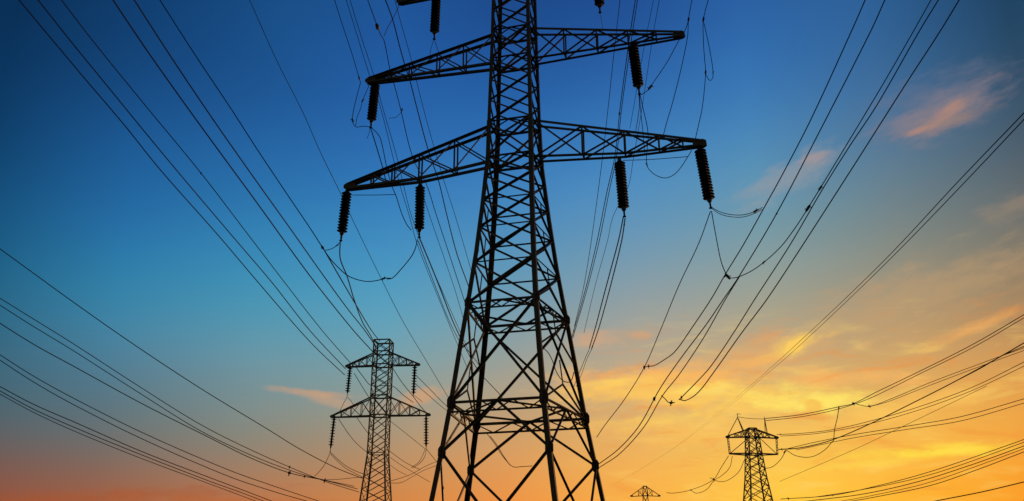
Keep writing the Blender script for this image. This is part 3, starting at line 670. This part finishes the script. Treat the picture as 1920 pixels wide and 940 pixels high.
cable(JC, 'small slack piece with clamp beside the second steep line', 'jumper cable', 1.7, [(1240,742),(1247,748),(1254,755),(1265,755)], ('h20', 'h20'), ((2.4, 8),))
cable(PL, 'upper strand of the lone thin pair at far right', 'power line', 1.5, [(1924,208),(1800,337),(1680,466),(1585,560),(1477,661),(1420,712),(1373,752),(1330,787),(1262,842),(1180,893)], ('h34', 800.), fade=.12, group='lone thin pair at far right')
cable(PL, 'lower strand of the lone thin pair at far right', 'power line', 1.4, [(1924,220),(1806,345),(1687,468),(1592,561),(1484,662),(1424,713),(1378,753),(1290,822),(1200,880),(1140,915)], ('h34', 900.), fade=.12, group='lone thin pair at far right')
# right edge to the horned pylon
GH = 'lines from the right edge to the horned pylon'
cable(PL, 'top strand from the right edge to the pylon\'s right horn', 'power line', 1.44, [(1924,588),(1824,646),(1723,697),(1642,736),(1600,757),(1573,763),(1500,778),(1435,785)], ('h31', 200.), ((4, 6), (5, 3)), group=GH)
cable(PL, 'second strand from the right edge, close under the top one', 'power line', 1.27, [(1924,594),(1824,652),(1723,702),(1638,744),(1602,758),(1561,770),(1500,782),(1435,789)], ('h31', 200.), group=GH)
cable(PL, 'thin wire joining the two horns of the pylon', 'power line', 0.94, [(1384,782),(1406,785),(1435,786)], (200., 200.), group=GH)
cable(PL, 'third strand, meeting the top pair at a spacer', 'power line', 1.19, [(1924,651),(1844,680),(1743,718),(1666,750),(1630,762),(1602,757)], ('h30', 150.), ((4, 5),), group=GH)
cable(PL, 'fourth strand, close under the third and joining it', 'power line', 1.10, [(1924,656),(1844,685),(1743,723),(1666,753),(1630,763)], ('h30', 150.), group=GH)
cable(PL, 'darkest thick line crossing the others towards the pylon\'s lower bar', 'power line', 1.95, [(1924,641),(1865,675),(1784,719),(1703,760),(1642,790),(1561,825),(1500,840),(1460,843)], ('h30', 200.), ((6.8, 4),), group=GH)
cable(PL, 'short dark strand riding over the thick line at the right edge', 'power line', 1.53, [(1924,648),(1880,667),(1840,690),(1800,711)], ('h30', 'h29'), group=GH)
cable(PL, 'sixth strand ending at a dot right of the pylon arm', 'power line', 1.19, [(1924,677),(1824,726),(1723,763),(1642,787),(1561,806),(1500,813),(1457,815)], ('h29', 200.), ((5.8, 3),), group=GH)
cable(PL, 'seventh strand just below the one with the dot', 'power line', 1.10, [(1924,685),(1824,732),(1723,769),(1622,797),(1533,813),(1464,818)], ('h29', 200.), group=GH)
cable(PL, 'eighth, flatter strand rising gently to the right edge', 'power line', 1.27, [(1924,747),(1804,781),(1703,799),(1602,815),(1521,831),(1475,842)], ('h28', 200.), group=GH)
cable(PL, 'ninth, flatter strand just under the eighth', 'power line', 1.19, [(1924,755),(1804,789),(1703,805),(1602,821),(1540,834),(1493,844)], ('h28', 200.), group=GH)
cable(PL, 'faintest thin line sloping up across the yellow sky right of the pylon', 'power line', .8, [(1462,903),(1602,843),(1703,795),(1850,724)], ('h34', 'h30'))
cable(JC, 'vertical dropper wire between the strands right of the pylon', 'jumper cable', 1.3, [(1573,763),(1570,784),(1565,805),(1563,827)], (180., 175.), ((.2, 4),))
cable(JC, 'long slack jumper under the thick line right of the pylon', 'jumper cable', 1.2, [(1474,844),(1493,855),(1521,857),(1545,845),(1562,827)], (198., 176.))
cable(JC, 'slack jumper curling down from the pylon\'s lower bar on its right', 'jumper cable', 1.2, [(1473,844),(1467,857),(1458,868),(1447,876),(1432,879)], (198., 200.), ((.3, 4),))
GF = 'low lines at the bottom right corner'
cable(PL, 'top strand of the low bundle at the bottom right', 'power line', 1.27, [(1924,823),(1804,865),(1723,891),(1642,912),(1561,929),(1464,936)], ('h22', 230.), ((4, 3), (4.9, 4)), group=GF)
cable(PL, 'second strand of the low bundle at the bottom right', 'power line', 1.19, [(1924,828),(1784,878),(1703,901),(1602,921),(1530,932)], ('h22', 220.), group=GF)
cable(PL, 'middle strand of the low bundle at the bottom right', 'power line', 1.44, [(1924,835),(1824,871),(1723,903),(1622,926),(1521,939),(1490,943)], ('h22', 220.), group=GF)
cable(PL, 'fourth strand of the low bundle at the bottom right', 'power line', 1.10, [(1924,840),(1824,877),(1735,907),(1632,930),(1560,943)], ('h21', 220.), group=GF)
cable(PL, 'lowest strand of the low bundle at the bottom right', 'power line', 1.36, [(1924,846),(1824,884),(1743,911),(1642,932),(1573,944)], ('h21', 220.), group=GF)
cable(PL, 'single line in the very bottom right corner', 'power line', 1.9, [(1924,903),(1844,922),(1763,938),(1730,945)], ('h19', 'h17'))
# left of the horned pylon
GJ = 'slack wires left of the horned pylon'
cable(JC, 'outer slack wire from the pylon\'s lower bar to the far spacer', 'jumper cable', 1.02, [(1366,855),(1352,877),(1337,900),(1295,919),(1262,925),(1250,924)], (200., 260.), ((3, 3),), group=GJ)
cable(JC, 'inner slack wire from the pylon\'s lower bar looping to the far spacer', 'jumper cable', 1.02, [(1373,856),(1368,877),(1352,893),(1339,901),(1325,918),(1306,925),(1295,919)], (200., 245.), group=GJ)
cable(JC, 'slack wire curving from the pylon body to the spacer', 'jumper cable', 1.02, [(1396,862),(1385,885),(1364,901),(1348,903),(1331,896)], (200., 222.), ((3.6, 5),), group=GJ)
